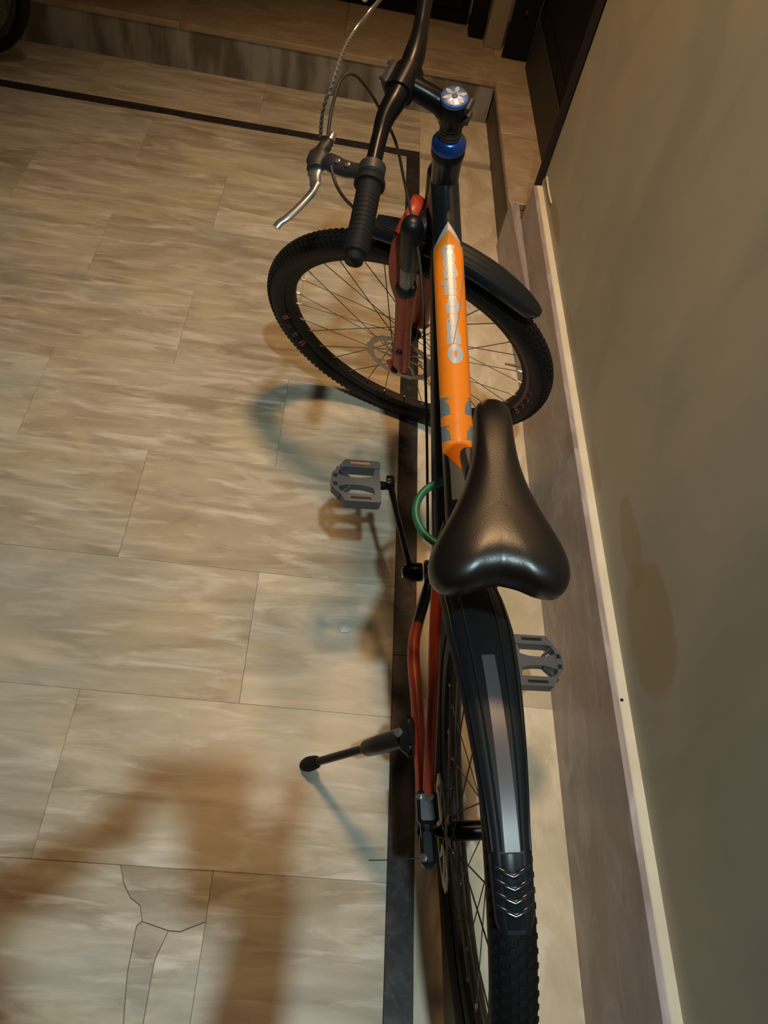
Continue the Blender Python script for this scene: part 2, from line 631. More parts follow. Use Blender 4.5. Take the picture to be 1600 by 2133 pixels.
jamb = MB().box((.549, 3.43, 1.2), (.075, .05, 2.07), bev=.004).build('trim_2', M_PILL)
jamb['kind'] = 'structure'
post = MB().box((.480, 3.51, 1.2), (.062, .08, 2.07), bev=.004).build('trim_3', M_DOOR)
post['kind'] = 'structure'
gate = MB().box((-.82, 3.60, 1.2), (2.53, .03, 2.07)).build('wall_back', M_DOOR, smooth=0)
gate['kind'] = 'structure'
for k in range(7):
    MB().box((.26 - k * .36, 3.58, 1.2), (.31, .012, 1.95), bev=.004).build('gate_panel', M_DOOR, gate)

# ---------------------------------------------------------------- the bicycle
BM = Matrix.Translation((.3533, .2902, 0)) @ Matrix.Rotation(.06795, 4, 'Z') @ Matrix.Rotation(-.1564, 4, 'Y')
bike = bpy.data.objects.new('bicycle', None)
COL.objects.link(bike)
bike.matrix_world = BM
tag(bike, 'black and orange mountain bike leaning on its kickstand, handlebar turned left', 'bicycle')

WR, WB = .3436, 1.0792
BBY, BBZ = .4583, .3157
AX = Vector((0, -.3053, .9523))
HT = Vector((0, .8573, .8966))
RS = Matrix.Rotation(1.15085, 3, AX)


def S(q):
    """un-steered bicycle coordinates -> turned with the fork"""
    return RS @ (Vector(q) - HT) + HT


def axp(z, dy=0.0, x=0.0):
    """point of the steering axis at height z, dy ahead of it"""
    return Vector((x, HT.y + (HT.z - z) * .3206 + dy, z))


# --- frame tubes
TT0, TT1 = Vector((0, .885, .833)), Vector((0, .372, .593))
fr = MB().sweep(lin(axp(.895), axp(.788), 6), [.0255, .0235, .0225, .0225, .0235, .0255], 24).build('head_tube', M_FRAME, bike)
top = MB().sweep(lin(TT0, TT1, 12), [(.0235, .021)] * 12, 28).build('top_tube', M_FRAME, bike)
MB().sweep(catmull([axp(.80), (0, .80, .71), (0, BBY + .02, BBZ + .03)], 8), [(.023, .027)] * 17, 24).build('down_tube', M_FRAME, bike)
MB().sweep(lin((0, BBY, BBZ), (0, .358, .625), 6), .0165, 20).build('seat_tube', M_FRAME, bike)
MB().lathe((-.037, BBY, BBZ), (1, 0, 0), [(0, .019), (.003, .022), (.071, .022), (.074, .019)], 24).build('bottom_bracket', M_FRAME, bike)
MB().lathe((0, .3595, .612), (0, -.31, .95), [(0, .0195), (.022, .0195), (.024, .018)], 20).build('seat_clamp', M_BLK, bike)


def stay2(name, pts, rads, split):
    c = catmull(pts, 8)
    k = int(len(c) * split)
    R = [rads] * len(c)
    a = MB().sweep(c[:k + 1], R[:k + 1], 14, up=(0, 0, 1)).build(name, M_FRAME, bike)
    e = len(c) - 5
    MB().sweep(c[k:e + 1], R[k:e + 1], 14, up=(0, 0, 1)).build('painted_section', M_RED, a, 'orange red section')
    MB().sweep(c[e:], R[e:], 14, up=(0, 0, 1)).build('stay_end', M_FRAME, a)


for s in (-1, 1):
    stay2('chain_stay', [(s * .022, BBY - .01, BBZ), (s * .045, .385, .315), (s * .066, .30, .327), (s * .066, .19, .335), (s * .066, .06, .342), (s * .065, .012, .345)], (.0105, .0135), .30)
    stay2('seat_stay', [(s * .020, .368, .60), (s * .034, .33, .575), (s * .043, .26, .530), (s * .050, .17, .470), (s * .058, .08, .41), (s * .064, .005, .357)], (.0085, .010), .33)
    MB().prism([(-.028, .318), (-.02, .372), (.02, .375), (.035, .352), (.03, .332), (.0, .318)], -.003, .003, lambda q, s=s: Vector((s * .066 + q.z, q.x, q.y))).build('dropout', M_BLK, bike)


# --- decals wrapped round the top tube
def wrap(u, a, off):
    """u = 0..1 along the top tube, a = angle from the top in radians"""
    c = TT0.lerp(TT1, u)
    d = (TT1 - TT0).normalized()
    side = Vector((1, 0, 0))
    up = side.cross(d)
    if up.z < 0:
        up = -up
    return c + side * (sin(a) * (.0235 + off)) + up * (cos(a) * (.021 + off))


# image rows of the sticker's features turned once into distances along the tube
ROW = [(372.5, .86), (427.4, .818), (483.4, .776), (540, .735), (597.6, .693), (655.9, .651), (715.2, .609), (775.3, .567), (836.4, .525), (898.4, .484), (961.4, .442), (1025.3, .40)]


def uy(r):
    for (a, ya), (b, yb2) in zip(ROW[:-1], ROW[1:]):
        if r <= b:
            break
    yv = ya + (yb2 - ya) * (r - a) / (b - a)
    return (TT0.y - yv) / (TT0.y - TT1.y)


def band(prof, off, n=14, full=1.45):
    """prof = [(row, half extent 0..1)] -> strip wrapped on the tube"""
    m = MB()
    vs, fs = [], []
    for r, w in prof:
        for k in range(n + 1):
            t = -1 + 2 * k / n
            # extent given as seen from above: convert to an angle
            x = max(-1, min(1, t * w))
            vs.append(wrap(uy(r), math.asin(x * sin(full)) if w < 1 else t * full, off))
    for i in range(len(prof) - 1):
        for k in range(n):
            fs.append((i * (n + 1) + k, i * (n + 1) + k + 1, (i + 1) * (n + 1) + k + 1, (i + 1) * (n + 1) + k))
    return m.add(vs, fs)


def expand(prof, step=8):
    out = []
    for (a, wa), (b, wb) in zip(prof[:-1], prof[1:]):
        n = max(1, int((b - a) / step))
        for k in range(n):
            out.append((a + (b - a) * k / n, wa + (wb - wa) * k / n))
    out.append(prof[-1])
    return out


band(expand([(446, .0), (492, .97), (500, 1.0), (800, 1.0)]), .0004).build('silver_decal', M_SILV, top, 'silver edging of the sticker')
band(expand([(800, 1.0), (905, 1.0)]), .0004).build('grey_decal', M_GREY, top, 'blue grey chevrons')
band(expand([(905, .75), (960, .62), (1024, .60)]), .0004).build('grey_decal', M_GREY, top, 'blue grey decal behind the orange sticker')
org = band(expand([(463, .0), (494, .86), (503, 1.0), (806, 1.0), (826, .50), (844, .44), (845, .50), (838.1 + 7, .5), (846, .6), (847, 1.0), (866, 1.0), (882, .55), (900, .48), (901, 1.0), (922, .98), (962, .0)], 8), .0008).build('orange_decal', M_ORG, top, 'orange pointed sticker')


def stroke(pts, w, off=.0012, closed=False):
    """a flat stroke on the tube; pts = (row, x -1..1)"""
    P = [Vector((q[0], q[1] * 32)) for q in pts]
    P = [Vector((q.x, q.y)) for q in P]
    Q = []
    for i in range(len(P) - 1):
        n = max(1, int((P[i + 1] - P[i]).length / 3))
        Q += [P[i].lerp(P[i + 1], k / n) for k in range(n)]
    Q.append(P[-1])
    vs, fs = [], []
    for i, q in enumerate(Q):
        t = (Q[min(i + 1, len(Q) - 1)] - Q[max(i - 1, 0)])
        if closed and i in (0, len(Q) - 1):
            t = Q[1] - Q[-2]
        t.normalize()
        nn = Vector((-t.y, t.x)) * w / 2
        for e in (q + nn, q, q - nn):
            vs.append(wrap(uy(e.x), math.asin(max(-.98, min(.98, e.y / 32 * .98))), off))
    for i in range(len(Q) - 1):
        for k in (0, 1):
            fs.append((i * 3 + k, i * 3 + k + 1, i * 3 + 4 + k, i * 3 + 3 + k))
    return MB().add(vs, fs)


# lettering runs up the tube: a round capital nearest the saddle, then tightly set small letters
def ring(rc, xc, rr, rx, w):
    return stroke([(rc + rr * cos(t), xc + rx * sin(t)) for t in [2 * pi * k / 20 for k in range(21)]], w, closed=True)


ring(722, .06, 14, .30, 13).build('letter', M_SILV, top)
lets = [(690, [(8, -.30), (6, .34)]), (690, [(-2, .30), (-6, -.34), (8, -.30)])]
for r, pts in ((692, [(10, -.30), (-8, -.30), (-8, .30), (10, .30)]), (668, [(8, .32), (8, -.28), (-8, -.28), (-8, .32)]), (648, [(6, .32), (6, -.32), (-6, .30)]),
               (628, [(6, .32), (6, -.28), (-8, -.28), (-8, .32), (6, .32)]), (606, [(6, .34), (6, -.28)]), (588, [(8, .34), (8, -.30), (-6, -.30), (-6, .34)]),
               (570, [(4, .34), (4, -.62)]), (556, [(6, .32), (6, -.30), (-8, -.30), (-8, .32), (6, .32)]), (534, [(6, .34), (6, -.30), (-8, -.30), (-8, .34)]),
               (512, [(6, .34), (6, -.32), (-12, -.32), (-12, .34)])):
    stroke([(r + a, b) for a, b in pts], 9.5).build('letter', M_SILV, top)
stroke([(503, .02), (560, .05), (620, .05), (680, .06), (700, .06)], 15, .0010).build('letter_joiner', M_SILV, top)  # silver stroke along the word that merges the letters
# a scratch across the sticker
stroke([(540, .95), (580, .72), (640, .42), (700, -.05)], 2.2, .0015).build('scratch', mat('scratch_grey', (.28, .22, .17), .5), top)

# --- headset, stem, bars (turned with the fork)
a_n = AX.normalized()


def lat(o, prof, n=28):
    return MB().lathe(o, a_n, prof, n).map(S)


lat(HT - a_n * .006, [(0, .0262), (.010, .0262), (.014, .0250)]).build('headset_cup', M_BLK, bike)
cup = lat(HT + a_n * .006, [(0, .0235), (.002, .0262), (.009, .0262), (.013, .0235), (.018, .0200), (.020, .0165)], 32).build('headset_ring', M_BLUE, bike, 'blue anodised ring')
for k in range(14):
    th = 2 * pi * k / 14
    s1 = a_n.orthogonal().normalized()
    s2 = a_n.cross(s1)
    c = HT + a_n * .0205 + (s1 * cos(th) + s2 * sin(th)) * .0218
    MB().sweep([c - a_n * .003 + (s1 * cos(th) + s2 * sin(th)) * .001, c - (s1 * cos(th) + s2 * sin(th)) * .0035], [.0014, .0012], 6).map(S).build('ring_flute', M_CHR, cup)
for k in range(4):
    z = .026 + k * .0065
    lat(HT + a_n * z, [(0, .0150), (.0008, .0168), (.0052, .0168), (.006, .0150)]).build('spacer', M_DGREY, bike)
ST = HT + a_n * .052
SB = HT + a_n * .092
st = MB()
st.lathe(ST, a_n, [(0, .0185), (.003, .0205), (.037, .0205), (.040, .0185)], 28)
CB = Vector((0, .902, 1.008))
st.sweep(catmull([HT + a_n * .070, (HT + a_n * .074).lerp(CB, .45), CB], 6), [(.019, .019)] * 4 + [(.0165, .0165)] * 9, 18, up=(0, 0, 1))
st.lathe(CB + Vector((-.024, 0, 0)), (1, 0, 0), [(0, .019), (.002, .0215), (.046, .0215), (.048, .019)], 24)
st.map(S)
stem = st.build('stem', M_BLK, bike)
fp = MB().box(CB + Vector((0, .0185, .002)), (.044, .012, .040), bev=.003).map(S).build('face_plate', M_DGREY, stem)
for sx_ in (-1, 1):
    for sz_ in (-1, 1):
        MB().lathe(CB + Vector((sx_ * .015, .0235, sz_ * .0175)), (0, 1, 0), [(0, .0035), (.003, .0035), (.0035, .002)], 10).map(S).build('clamp_screw', M_CHR, stem)
for zz in (.060, .082):
    MB().lathe(HT + a_n * zz + Vector((-.010, -.024, 0)), (1, 0, 0), [(0, .0045), (.020, .0045)], 10).map(S).build('clamp_screw', M_DGREY, stem)
capo = lat(SB, [(0, .0205), (.002, .0205), (.005, .0195), (.0062, .0165), (.0062, .004)], 32).build('top_cap', M_BLUEP, bike, 'blue cap with a ring of chrome facets')
lat(SB + a_n * .0060, [(0, .0045), (.0008, .0045), (.0012, .003)], 16).build('cap_screw', M_DGREY, capo)
s1 = a_n.orthogonal().normalized()
s2 = a_n.cross(s1)
for k in range(6):
    th = 2 * pi * (k + .3) / 6
    d = s1 * cos(th) + s2 * sin(th)
    t = a_n.cross(d)
    c = SB + a_n * .0068
    pts = [c + d * .0065 + t * .001, c + d * .012 + t * .0034, c + d * .0172 + t * .0012, c + d * .0172 - t * .0012, c + d * .012 - t * .0034, c + d * .0065 - t * .001]
    m = MB().add(pts + [q - a_n * .0012 for q in pts], [(0, 1, 2, 3, 4, 5), (11, 10, 9, 8, 7, 6)] + [(i, (i + 1) % 6, 6 + (i + 1) % 6, 6 + i) for i in range(6)])
    m.map(S).build('cap_facet', M_CHR, capo, smooth=0)

bp_ = [(-.300, .859, .985), (-.240, .870, .991), (-.175, .884, .998), (-.140, .892, 1.001), (-.105, .898, 1.005), (-.070, .902, 1.009), (-.035, .900, 1.010), (0, .901, 1.011),
       (.035, .902, 1.013), (.070, .906, 1.018), (.105, .913, 1.022), (.15, .923, 1.026), (.24, .936, 1.030), (.380, .955, 1.036)]
cb = catmull(bp_, 5)


def brad(q):
    x = abs(q.x)
    return .0158 if x < .045 else (.0158 - (x - .045) / .05 * .0046 if x < .095 else .0112)


bar = MB().sweep(cb, [brad(q) for q in cb], 18).map(S).build('handlebar', M_BLK, bike)


def bar_at(x):
    for a, b in zip(cb[:-1], cb[1:]):
        if a.x <= x <= b.x:
            return a.lerp(b, (x - a.x) / (b.x - a.x + 1e-9))
    return cb[-1] if x > 0 else cb[0]


for s in (-1, 1):
    xs = [.172, .176, .182, .183, .190, .20, .215, .23, .245, .26, .275, .285, .287, .289, .298, .300]
    rs = [.0195, .0215, .0215, .0180, .0170, .0165, .0163, .0162, .0162, .0163, .0165, .0165, .0160, .0130, .0128, .011]
    if s > 0:
        xs = [x + .078 for x in xs]
    g = MB().sweep([bar_at(s * x) for x in xs], rs, 22).map(S).build('grip', M_RUB, bike, 'black rubber grip')
    for k in range(13):
        x = xs[0] + .020 + k * .007
        MB().sweep([bar_at(s * x), bar_at(s * (x + .0045))], .0168, 20).map(S).build('grip_rib', M_RUB, g)
    # brake lever assembly
    SH = Vector((0, 0, 0)) if s < 0 else bar_at(.235) - Vector((.157, .888, 1.0))
    SV = S

    def S(q, SH=SH, SV=SV):
        return SV(Vector(q) + SH)
    br = MB()
    br.sweep([bar_at(s * .148 + max(0, s) * .078) - SH, bar_at(s * .151 + max(0, s) * .078) - SH, bar_at(s * .165 + max(0, s) * .078) - SH, bar_at(s * .168 + max(0, s) * .078) - SH], [.0155, .0185, .0185, .0155], 22)
    pl = [(s * x, y_, z_) for x, y_, z_ in ((.157, .892, .998), (.152, .925, .992), (.144, .950, .989), (.136, .974, .989))]
    br.sweep(catmull(pl, 5), [(.012, .008)] * 6 + [(.013, .008)] * 5 + [(.014, .009)] * 5, 12, up=(0, 0, 1))
    br.sweep(catmull([(s * .152, .986, .989), (s * .138, .990, .989), (s * .118, .992, .989), (s * .100, .987, .989)], 4), [(.0135, .009)] * 4 + [(.017, .0095)] * 4 + [(.011, .008)] * 3 + [(.0075, .007)] * 2, 12, up=(0, 0, 1))
    br = br.map(S).build('brake_lever_body', M_DGREY, bike, 'dark grey brake lever body')
    MB().lathe((s * .098, .987, .989), (-s, 0, 0), [(0, .0060), (.008, .0062), (.014, .0048), (.015, .003)], 14).map(S).build('barrel_adjuster', M_ALU, br)
    for q in ((s * .150, .930, .9995), (s * .143, .950, .9975)):
        MB().lathe(q, (0, 0, 1), [(0, .0042), (.0015, .0042), (.002, .0030)], 12).map(S).build('screw', M_ALU, br)
    bl = catmull([(s * .140, .992, .988), (s * .155, .986, .987), (s * .170, .979, .986), (s * .182, .974, .986), (s * .195, .974, .986), (s * .213, .978, .987), (s * .232, .984, .988), (s * .246, .990, .989), (s * .254, .996, .989), (s * .262, .999, .988)], 4)
    wd = [.011 if i < 6 else .0085 if i < 12 else .0062 for i in range(len(bl))]
    MB().sweep(bl, [(w, .0042) for w in wd], 12, up=(0, 0, 1)).map(S).build('brake_lever_blade', M_ALU, br, 'silver hooked lever blade')
    S = SV

# --- cables (bicycle coordinates)
brd = catmull([(-.189, .762, .971), (-.183, .752, 1.008), (-.169, .767, 1.038), (-.146, .845, 1.056), (-.101, .992, 1.049), (-.086, 1.045, 1.044), (-.080, 1.085, 1.036)], 10)
cable = MB().sweep(brd, .0020, 8).build('braided_cable', M_BRDK, bike, 'dark cable wrapped in twisted silver wire')
for ph in (0, pi):
    hel = []
    acc = 0
    for i in range(len(brd) - 1):
        seg = (brd[i + 1] - brd[i])
        t = seg.normalized()
        u = t.orthogonal().normalized() if i == 0 else (u - t * u.dot(t)).normalized()
        w = t.cross(u)
        for k in range(6):
            sdist = acc + seg.length * k / 6
            an = 2 * pi * sdist / .017 + ph
            hel.append(brd[i] + seg * (k / 6) + (u * cos(an) + w * sin(an)) * .0022)
        acc += seg.length
    MB().sweep(hel, .0010, 5).build('twisted_wire', M_STEEL, cable)
MB().sweep(catmull([(-.179, .761, .970), (-.171, .787, .999), (-.158, .822, 1.017), (-.142, .841, 1.015), (-.122, .871, .981), (-.10, .911, .927), (-.078, .905, .883), (-.063, .898, .82), (-.048, .86, .76), (-.035, .80, .69), (-.03, .65, .53), (-.03, .50, .37)], 8), .0025, 10).build('cable_housing', M_HOUS, bike)
MB().sweep(catmull([(-.176, .730, .945), (-.168, .712, .925), (-.151, .719, .894), (-.119, .778, .829), (-.071, .901, .72), (-.052, .979, .636)], 8), .0024, 10).build('cable_housing', M_HOUS, bike)

# --- fork
for s in (-1, 1):
    low = MB()
    pts = [axp(z, .034, s * .062) for z in (.335, .36, .42, .50, .58, .615, .625)]
    low.sweep(pts, [(.012, .016), (.0175, .020), (.0185, .019), (.0175, .0175), (.0185, .0185), (.020, .020), (.019, .019)], 20)
    low.box(Vector((s * .062, WB - .004, WR)), (.014, .050, .034), bev=.005)
    low.map(S)
    lo = low.build('fork_lower', M_RED, bike, 'red fork leg')
    MB().lathe(axp(.622, .034, s * .062), a_n, [(0, .0205), (.012, .0205), (.018, .0172)], 20).map(S).build('dust_seal', M_PLAS, lo)
    MB().lathe(axp(.43, .034, s * .0815), (s, 0, 0), [(0, .0085), (.0015, .008), (.0018, .005)], 14).map(S).build('round_badge', M_BLK, lo)
    MB().sweep([axp(.63, .034, s * .062), axp(.745, .034, s * .062)], .0140, 18).map(S).build('stanchion', M_STAN, bike)
ar = MB().sweep(catmull([axp(.585, .042, -.063), axp(.64, .056, -.063), axp(.70, .060, -.060), axp(.75, .057, -.042), axp(.765, .050, 0), axp(.745, .057, .042), axp(.70, .060, .060), axp(.64, .056, .063), axp(.585, .042, .063)], 6), [(.006, .0115)] * 49, 14).map(S)
ar.build('fork_arch', M_RED, bike, 'orange red fork brace')
crn = MB().sweep(catmull([axp(.765, .030, -.066), axp(.772, .018, -.045), axp(.772, .000, 0), axp(.772, .018, .045), axp(.765, .030, .066)], 6), [(.020, .018)] * 25, 16)
for s in (-1, 1):
    crn.lathe(axp(.695, .030, s * .062), a_n, [(0, .0185), (.003, .0200), (.100, .0200), (.112, .016), (.118, .008)], 20)
crn.map(S).build('fork_crown', M_PLAS, bike)


# --- wheels
def tyre_mesh(knob_w=.0030):
    rt, rc = .0255, WR - .0255 - .002
    m = MB()
    n, k = 96, 20
    vs, fs = [], []
    for i in range(n):
        t = 2 * pi * i / n
        for j in range(k):
            # open towards the rim: profile from bead to bead
            a = radians(-142) + radians(284) * j / (k - 1)
            x, r = rt * sin(a), rc + rt * cos(a)
            vs.append((x, r * cos(t), r * sin(t)))
    for i in range(n):
        i2 = (i + 1) % n
        for j in range(k - 1):
            fs.append((i * k + j, i2 * k + j, i2 * k + j + 1, i * k + j + 1))
    m.add(vs, fs)
    return m, rc, rt


def knobs(rc, rt):
    m = MB()
    N = 140
    for i in range(N):
        for a, off, wx, wy in ((-56, .5, .0065, .0085), (-30, 0, .0070, .0075), (-9, .5, .0058, .0090), (9, 0, .0058, .0090), (30, .5, .0070, .0075), (56, 0, .0065, .0085)):
            t = 2 * pi * (i + off) / N
            ra = radians(a)
            c = Vector((rt * sin(ra), (rc + (rt + .0002) * cos(ra)) * cos(t), (rc + (rt + .0002) * cos(ra)) * sin(t)))
            c.x = (rt + .0006) * sin(ra)
            nr = Vector((sin(ra), cos(ra) * cos(t), cos(ra) * sin(t)))
            tg = Vector((0, -sin(t), cos(t)))
            bi = nr.cross(tg)
            R = Matrix((bi, tg, nr)).transposed()
            m.box(c, (wx, wy * .68, .0026), rot=R)
    return m


def rim_mesh():
    prof = [(-.0135, .292), (-.0135, .300), (-.0110, .302), (-.0125, .284), (-.0085, .2765), (0, .2750), (.0085, .2765), (.0125, .284), (.0110, .302), (.0135, .300), (.0135, .292)]
    prof = [(-.0135, .3015), (-.0138, .287), (-.0095, .2775), (0, .2755), (.0095, .2775), (.0138, .287), (.0135, .3015), (.010, .300), (0, .290), (-.010, .300)]
    m = MB()
    n, k = 96, len(prof)
    vs = [(x, r * cos(2 * pi * i / n), r * sin(2 * pi * i / n)) for i in range(n) for x, r in prof]
    fs = [(i * k + j, ((i + 1) % n) * k + j, ((i + 1) % n) * k + (j + 1) % k, i * k + (j + 1) % k) for i in range(n) for j in range(k)]
    return m.add(vs, fs)


def arc_band(x, r0, r1, t0, t1, n=40, th=.0006):
    m = MB()
    sg = 1 if x > 0 else -1
    vs, fs = [], []
    for i in range(n + 1):
        t = t0 + (t1 - t0) * i / n
        for r, dx in ((r0, 0), (r1, 0)):
            vs.append((x + sg * th, r * cos(t), r * sin(t)))
    for i in range(n):
        fs.append((2 * i, 2 * i + 1, 2 * i + 3, 2 * i + 2))
    return m.add(vs, fs)


LETTERS = {'B': [[(0, 0), (0, 1), (.6, 1), (.7, .75), (.55, .52), (0, .5)], [(.55, .52), (.75, .25), (.6, 0), (0, 0)]], 'V': [[(0, 1), (.35, 0), (.7, 1)]], 'E': [[(.7, 0), (0, 0), (0, 1), (.7, 1)], [(0, .5), (.55, .5)]],
           'N': [[(0, 0), (0, 1), (.7, 0), (.7, 1)]]}


def side_text(chars, th0, r0, h, rc, rt, sgn, adv):
    """letters standing on the tyre sidewall, tops outward"""
    out = []
    for i, ch in enumerate(chars):
        m = MB()
        for st_ in LETTERS[ch]:
            P = [Vector(q) for q in st_]
            for a, b in zip(P[:-1], P[1:]):
                d = (b - a).normalized()
                n2 = Vector((-d.y, d.x)) * .11
                a2, b2 = a - d * .1, b + d * .1
                vs = []
                for q in (a2 - n2, a2 + n2, (a2 + b2) / 2 + n2, b2 + n2, b2 - n2, (a2 + b2) / 2 - n2):
                    r = r0 + q.y * h
                    t = th0 + adv * i + (q.x * h * 1.15 / r0) * (1 if adv > 0 else -1)
                    xx = sqrt(max(0, rt * rt - (r - rc) ** 2)) + .0010
                    vs.append((sgn * xx, r * cos(t), r * sin(t)))
                m.add(vs, [(0, 1, 2, 3, 4, 5)])
        out.append((ch, m))
    return out


def wheel(name, T, label, front):
    tm, rc, rt = tyre_mesh()
    rim = rim_mesh().map(T).build(name, M_TYREW, bike, label)
    MB_t = tm.map(T).build('tyre', M_TYREW, rim)
    kn = knobs(rc, rt).map(T).build('tyre_tread', M_RUB, rim, smooth=0)
    kn['kind'] = 'stuff'
    hub = MB().lathe((-.052, 0, 0), (1, 0, 0), [(0, .006), (.010, .010), (.016, .013), (.020, .024), (.024, .024), (.026, .014), (.078, .014), (.080, .024), (.084, .024), (.088, .013), (.094, .010), (.104, .006)], 24).map(T).build('hub', M_BLK, rim)
    MB().lathe((-.080, 0, 0), (1, 0, 0), [(0, .0045), (.002, .0085), (.012, .0085), (.012, .0045), (.148, .0045), (.148, .0085), (.158, .0085), (.160, .0045)], 12).map(T).build('axle_nut', M_BLK, rim)
    m0 = None
    NS = 32
    for k in range(NS):
        side = 1 if k % 2 else -1
        tr = 2 * pi * (k + .5) / NS
        lead = 1 if (k // 2) % 2 else -1
        th = tr + lead * radians(62)
        a = Vector((side * .031, .0215 * cos(th), .0215 * sin(th)))
        b = Vector((side * .002, .277 * cos(tr), .277 * sin(tr)))
        sp = MB().sweep([a, b], .00105, 6).map(T).build('spoke', M_SPOKE, rim)
        b2 = a.lerp(b, .955)
        MB().sweep([b2, b], .0019, 6).map(T).build('spoke_nipple', M_ALU, rim)
    # disc rotor on the left side
    rot = MB()
    n = 60
    for r0, r1 in ((.066, .080),):
        vs, fs = [], []
        for i in range(n):
            t = 2 * pi * i / n
            wv = .0012 * (1 if i % 4 < 2 else -1)
            for r, x in ((r0 - wv, -.0435), (r1 + wv, -.0435), (r1 + wv, -.0415), (r0 - wv, -.0415)):
                vs.append((x, r * cos(t), r * sin(t)))
        for i in range(n):
            i2 = (i + 1) % n
            for j in range(4):
                fs.append((i * 4 + j, i2 * 4 + j, i2 * 4 + (j + 1) % 4, i * 4 + (j + 1) % 4))
        rot.add(vs, fs)
    for k in range(8):
        t = 2 * pi * k / 8
        t2 = t + .5
        rot.sweep([(-.0425, .018 * cos(t), .018 * sin(t)), (-.0425, .045 * cos(t + .3), .045 * sin(t + .3)), (-.0425, .068 * cos(t2), .068 * sin(t2))], [(.004, .001)] * 3, 6, up=(1, 0, 0))
    rot.map(T).build('disc_rotor', M_STEEL, rim)
    return rim, rc, rt


def TF(q):
    return S(Vector((q.x, q.y + WB, q.z + WR)))


fw, rc, rt = wheel('front_wheel', TF, 'front wheel turned to the left', True)
for ch, m in side_text('BVEN', .185, rc - .024, .0125, rc, rt, -1, -.085 * 1.35):
    m.map(TF).build('tyre_letter', M_TXT if ch in 'BN' else M_TXTG, fw, smooth=0)
for ch, m in side_text('NEVB', 3.36, rc - .024, .0125, rc, rt, -1, .115):
    m.map(TF).build('tyre_letter', M_TXT, fw, smooth=0)
arc_band(-.0138, .2885, .3000, 2.75, 3.75, 40, .0008).map(TF).build('red_rim_stripe', mat('dull_red_print', (.16, .045, .035), .5), fw, 'dull red stripe round part of the rim')
# valve
MB().sweep([(0, -.274, -.012), (0, -.250, -.011), (0, -.236, -.0105)], [.0030, .0028, .0022], 10).map(TF).build('valve', M_ALU, fw)


def TR(q):
    return Vector((q.x, q.y, q.z + WR))


rw, rc, rt = wheel('rear_wheel', TR, None, False)


# --- mudguards
def guard(T, r0, angs, widths, hts, n=16, ridges=True, th=.0022):
    """arched strip at radius r0 with raised side skirts; angs in degrees about the axle"""
    m = MB()
    vs, fs = [], []
    top_, bot = [], []
    for a, w, h in zip(angs, widths, hts):
        t = radians(a)
        for k in range(n + 1):
            u = -1 + 2 * k / n
            x = w / 2 * sin(u * pi / 2 * .98) if True else u * w / 2
            dz = -h * (1 - cos(u * pi / 2)) 
            if ridges:
                dz += .0022 * (1 if abs(abs(u) - .42) < .10 else 0)
            r = r0 + dz
            top_.append((x, r * cos(t), r * sin(t)))
            r -= th
            bot.append((x * .985, r * cos(t), r * sin(t)))
    N = len(angs)
    for i in range(N - 1):
        for k in range(n):
            a, b = i * (n + 1) + k, (i + 1) * (n + 1) + k
            fs.append((a, a + 1, b + 1, b))
            o = N * (n + 1)
            fs.append((o + a, o + b, o + b + 1, o + a + 1))
    o = N * (n + 1)
    for i in range(N - 1):
        for k in (0, n):
            a, b = i * (n + 1) + k, (i + 1) * (n + 1) + k
            fs.append((a, b, o + b, o + a))
    for i in (0, N - 1):
        for k in range(n):
            a = i * (n + 1) + k
            fs.append((a, a + 1, o + a + 1, o + a))
    return m.add(top_ + bot, fs).map(T)


def interp(pts, x):
    for (a, va), (b, vb) in zip(pts[:-1], pts[1:]):
        if x <= b:
            break
    t = max(0, min(1, (x - a) / (b - a)))
    return va + (vb - va) * t


# rear: y from .27 to -.17 along an arc about the rear axle, slightly off centre
R_R = .382


def TRg(q):
    return Vector((q.x - .006, q.y, q.z + WR))


a0, a1 = 47.0, 117.0
AN = [a0 + (a1 - a0) * i / 44 for i in range(45)]
wpts = [(47, .060), (52, .082), (66, .082), (78, .072), (90, .060), (103, .046), (112, .042), (115.5, .039), (117, .031)]
hpts = [(47, .016), (70, .016), (100, .012), (115.5, .010)]
rg = guard(TRg, R_R, AN, [interp(wpts, a) for a in AN], [interp(hpts, a) for a in AN]).build('rear_mudguard', M_MUDM, bike, 'black plastic rear mudguard with a glossy ribbed tip')
AN2 = [106.2 + (116.4 - 106.2) * i / 10 for i in range(11)]
guard(TRg, R_R + .0016, AN2, [interp(wpts, a) * .96 for a in AN2], [.0095] * 11, ridges=False, th=.0012).build('mudguard_tip', M_MUD, rg, 'glossy tip with chevron ribs')
for u_ in (-.62, -.30, .34, .66):
    rb = [TRg(Vector((interp(wpts, a) / 2 * sin(u_ * pi / 2), (R_R - interp(hpts, a) * (1 - cos(u_ * pi / 2)) + .0008) * cos(radians(a)), (R_R - interp(hpts, a) * (1 - cos(u_ * pi / 2)) + .0008) * sin(radians(a))))) for a in AN if a < 106]
    MB().sweep(rb, .0017, 8).build('mudguard_ridge', M_MUD, rg)


def gstrip(T, r, a_0, a_1, x0, x1, th=.001, n=16):
    m = MB()
    vs, fs = [], []
    for i in range(n + 1):
        t = radians(a_0 + (a_1 - a_0) * i / n)
        for x, rr in ((x0, r), (x1, r), (x1, r + th), (x0, r + th)):
            vs.append((x, rr * cos(t), rr * sin(t)))
    for i in range(n):
        for j in range(4):
            fs.append((i * 4 + j, i * 4 + 4 + j, i * 4 + 4 + (j + 1) % 4, i * 4 + (j + 1) % 4))
    fs += [(0, 1, 2, 3), (n * 4 + 3, n * 4 + 2, n * 4 + 1, n * 4)]
    return m.add(vs, fs).map(T)


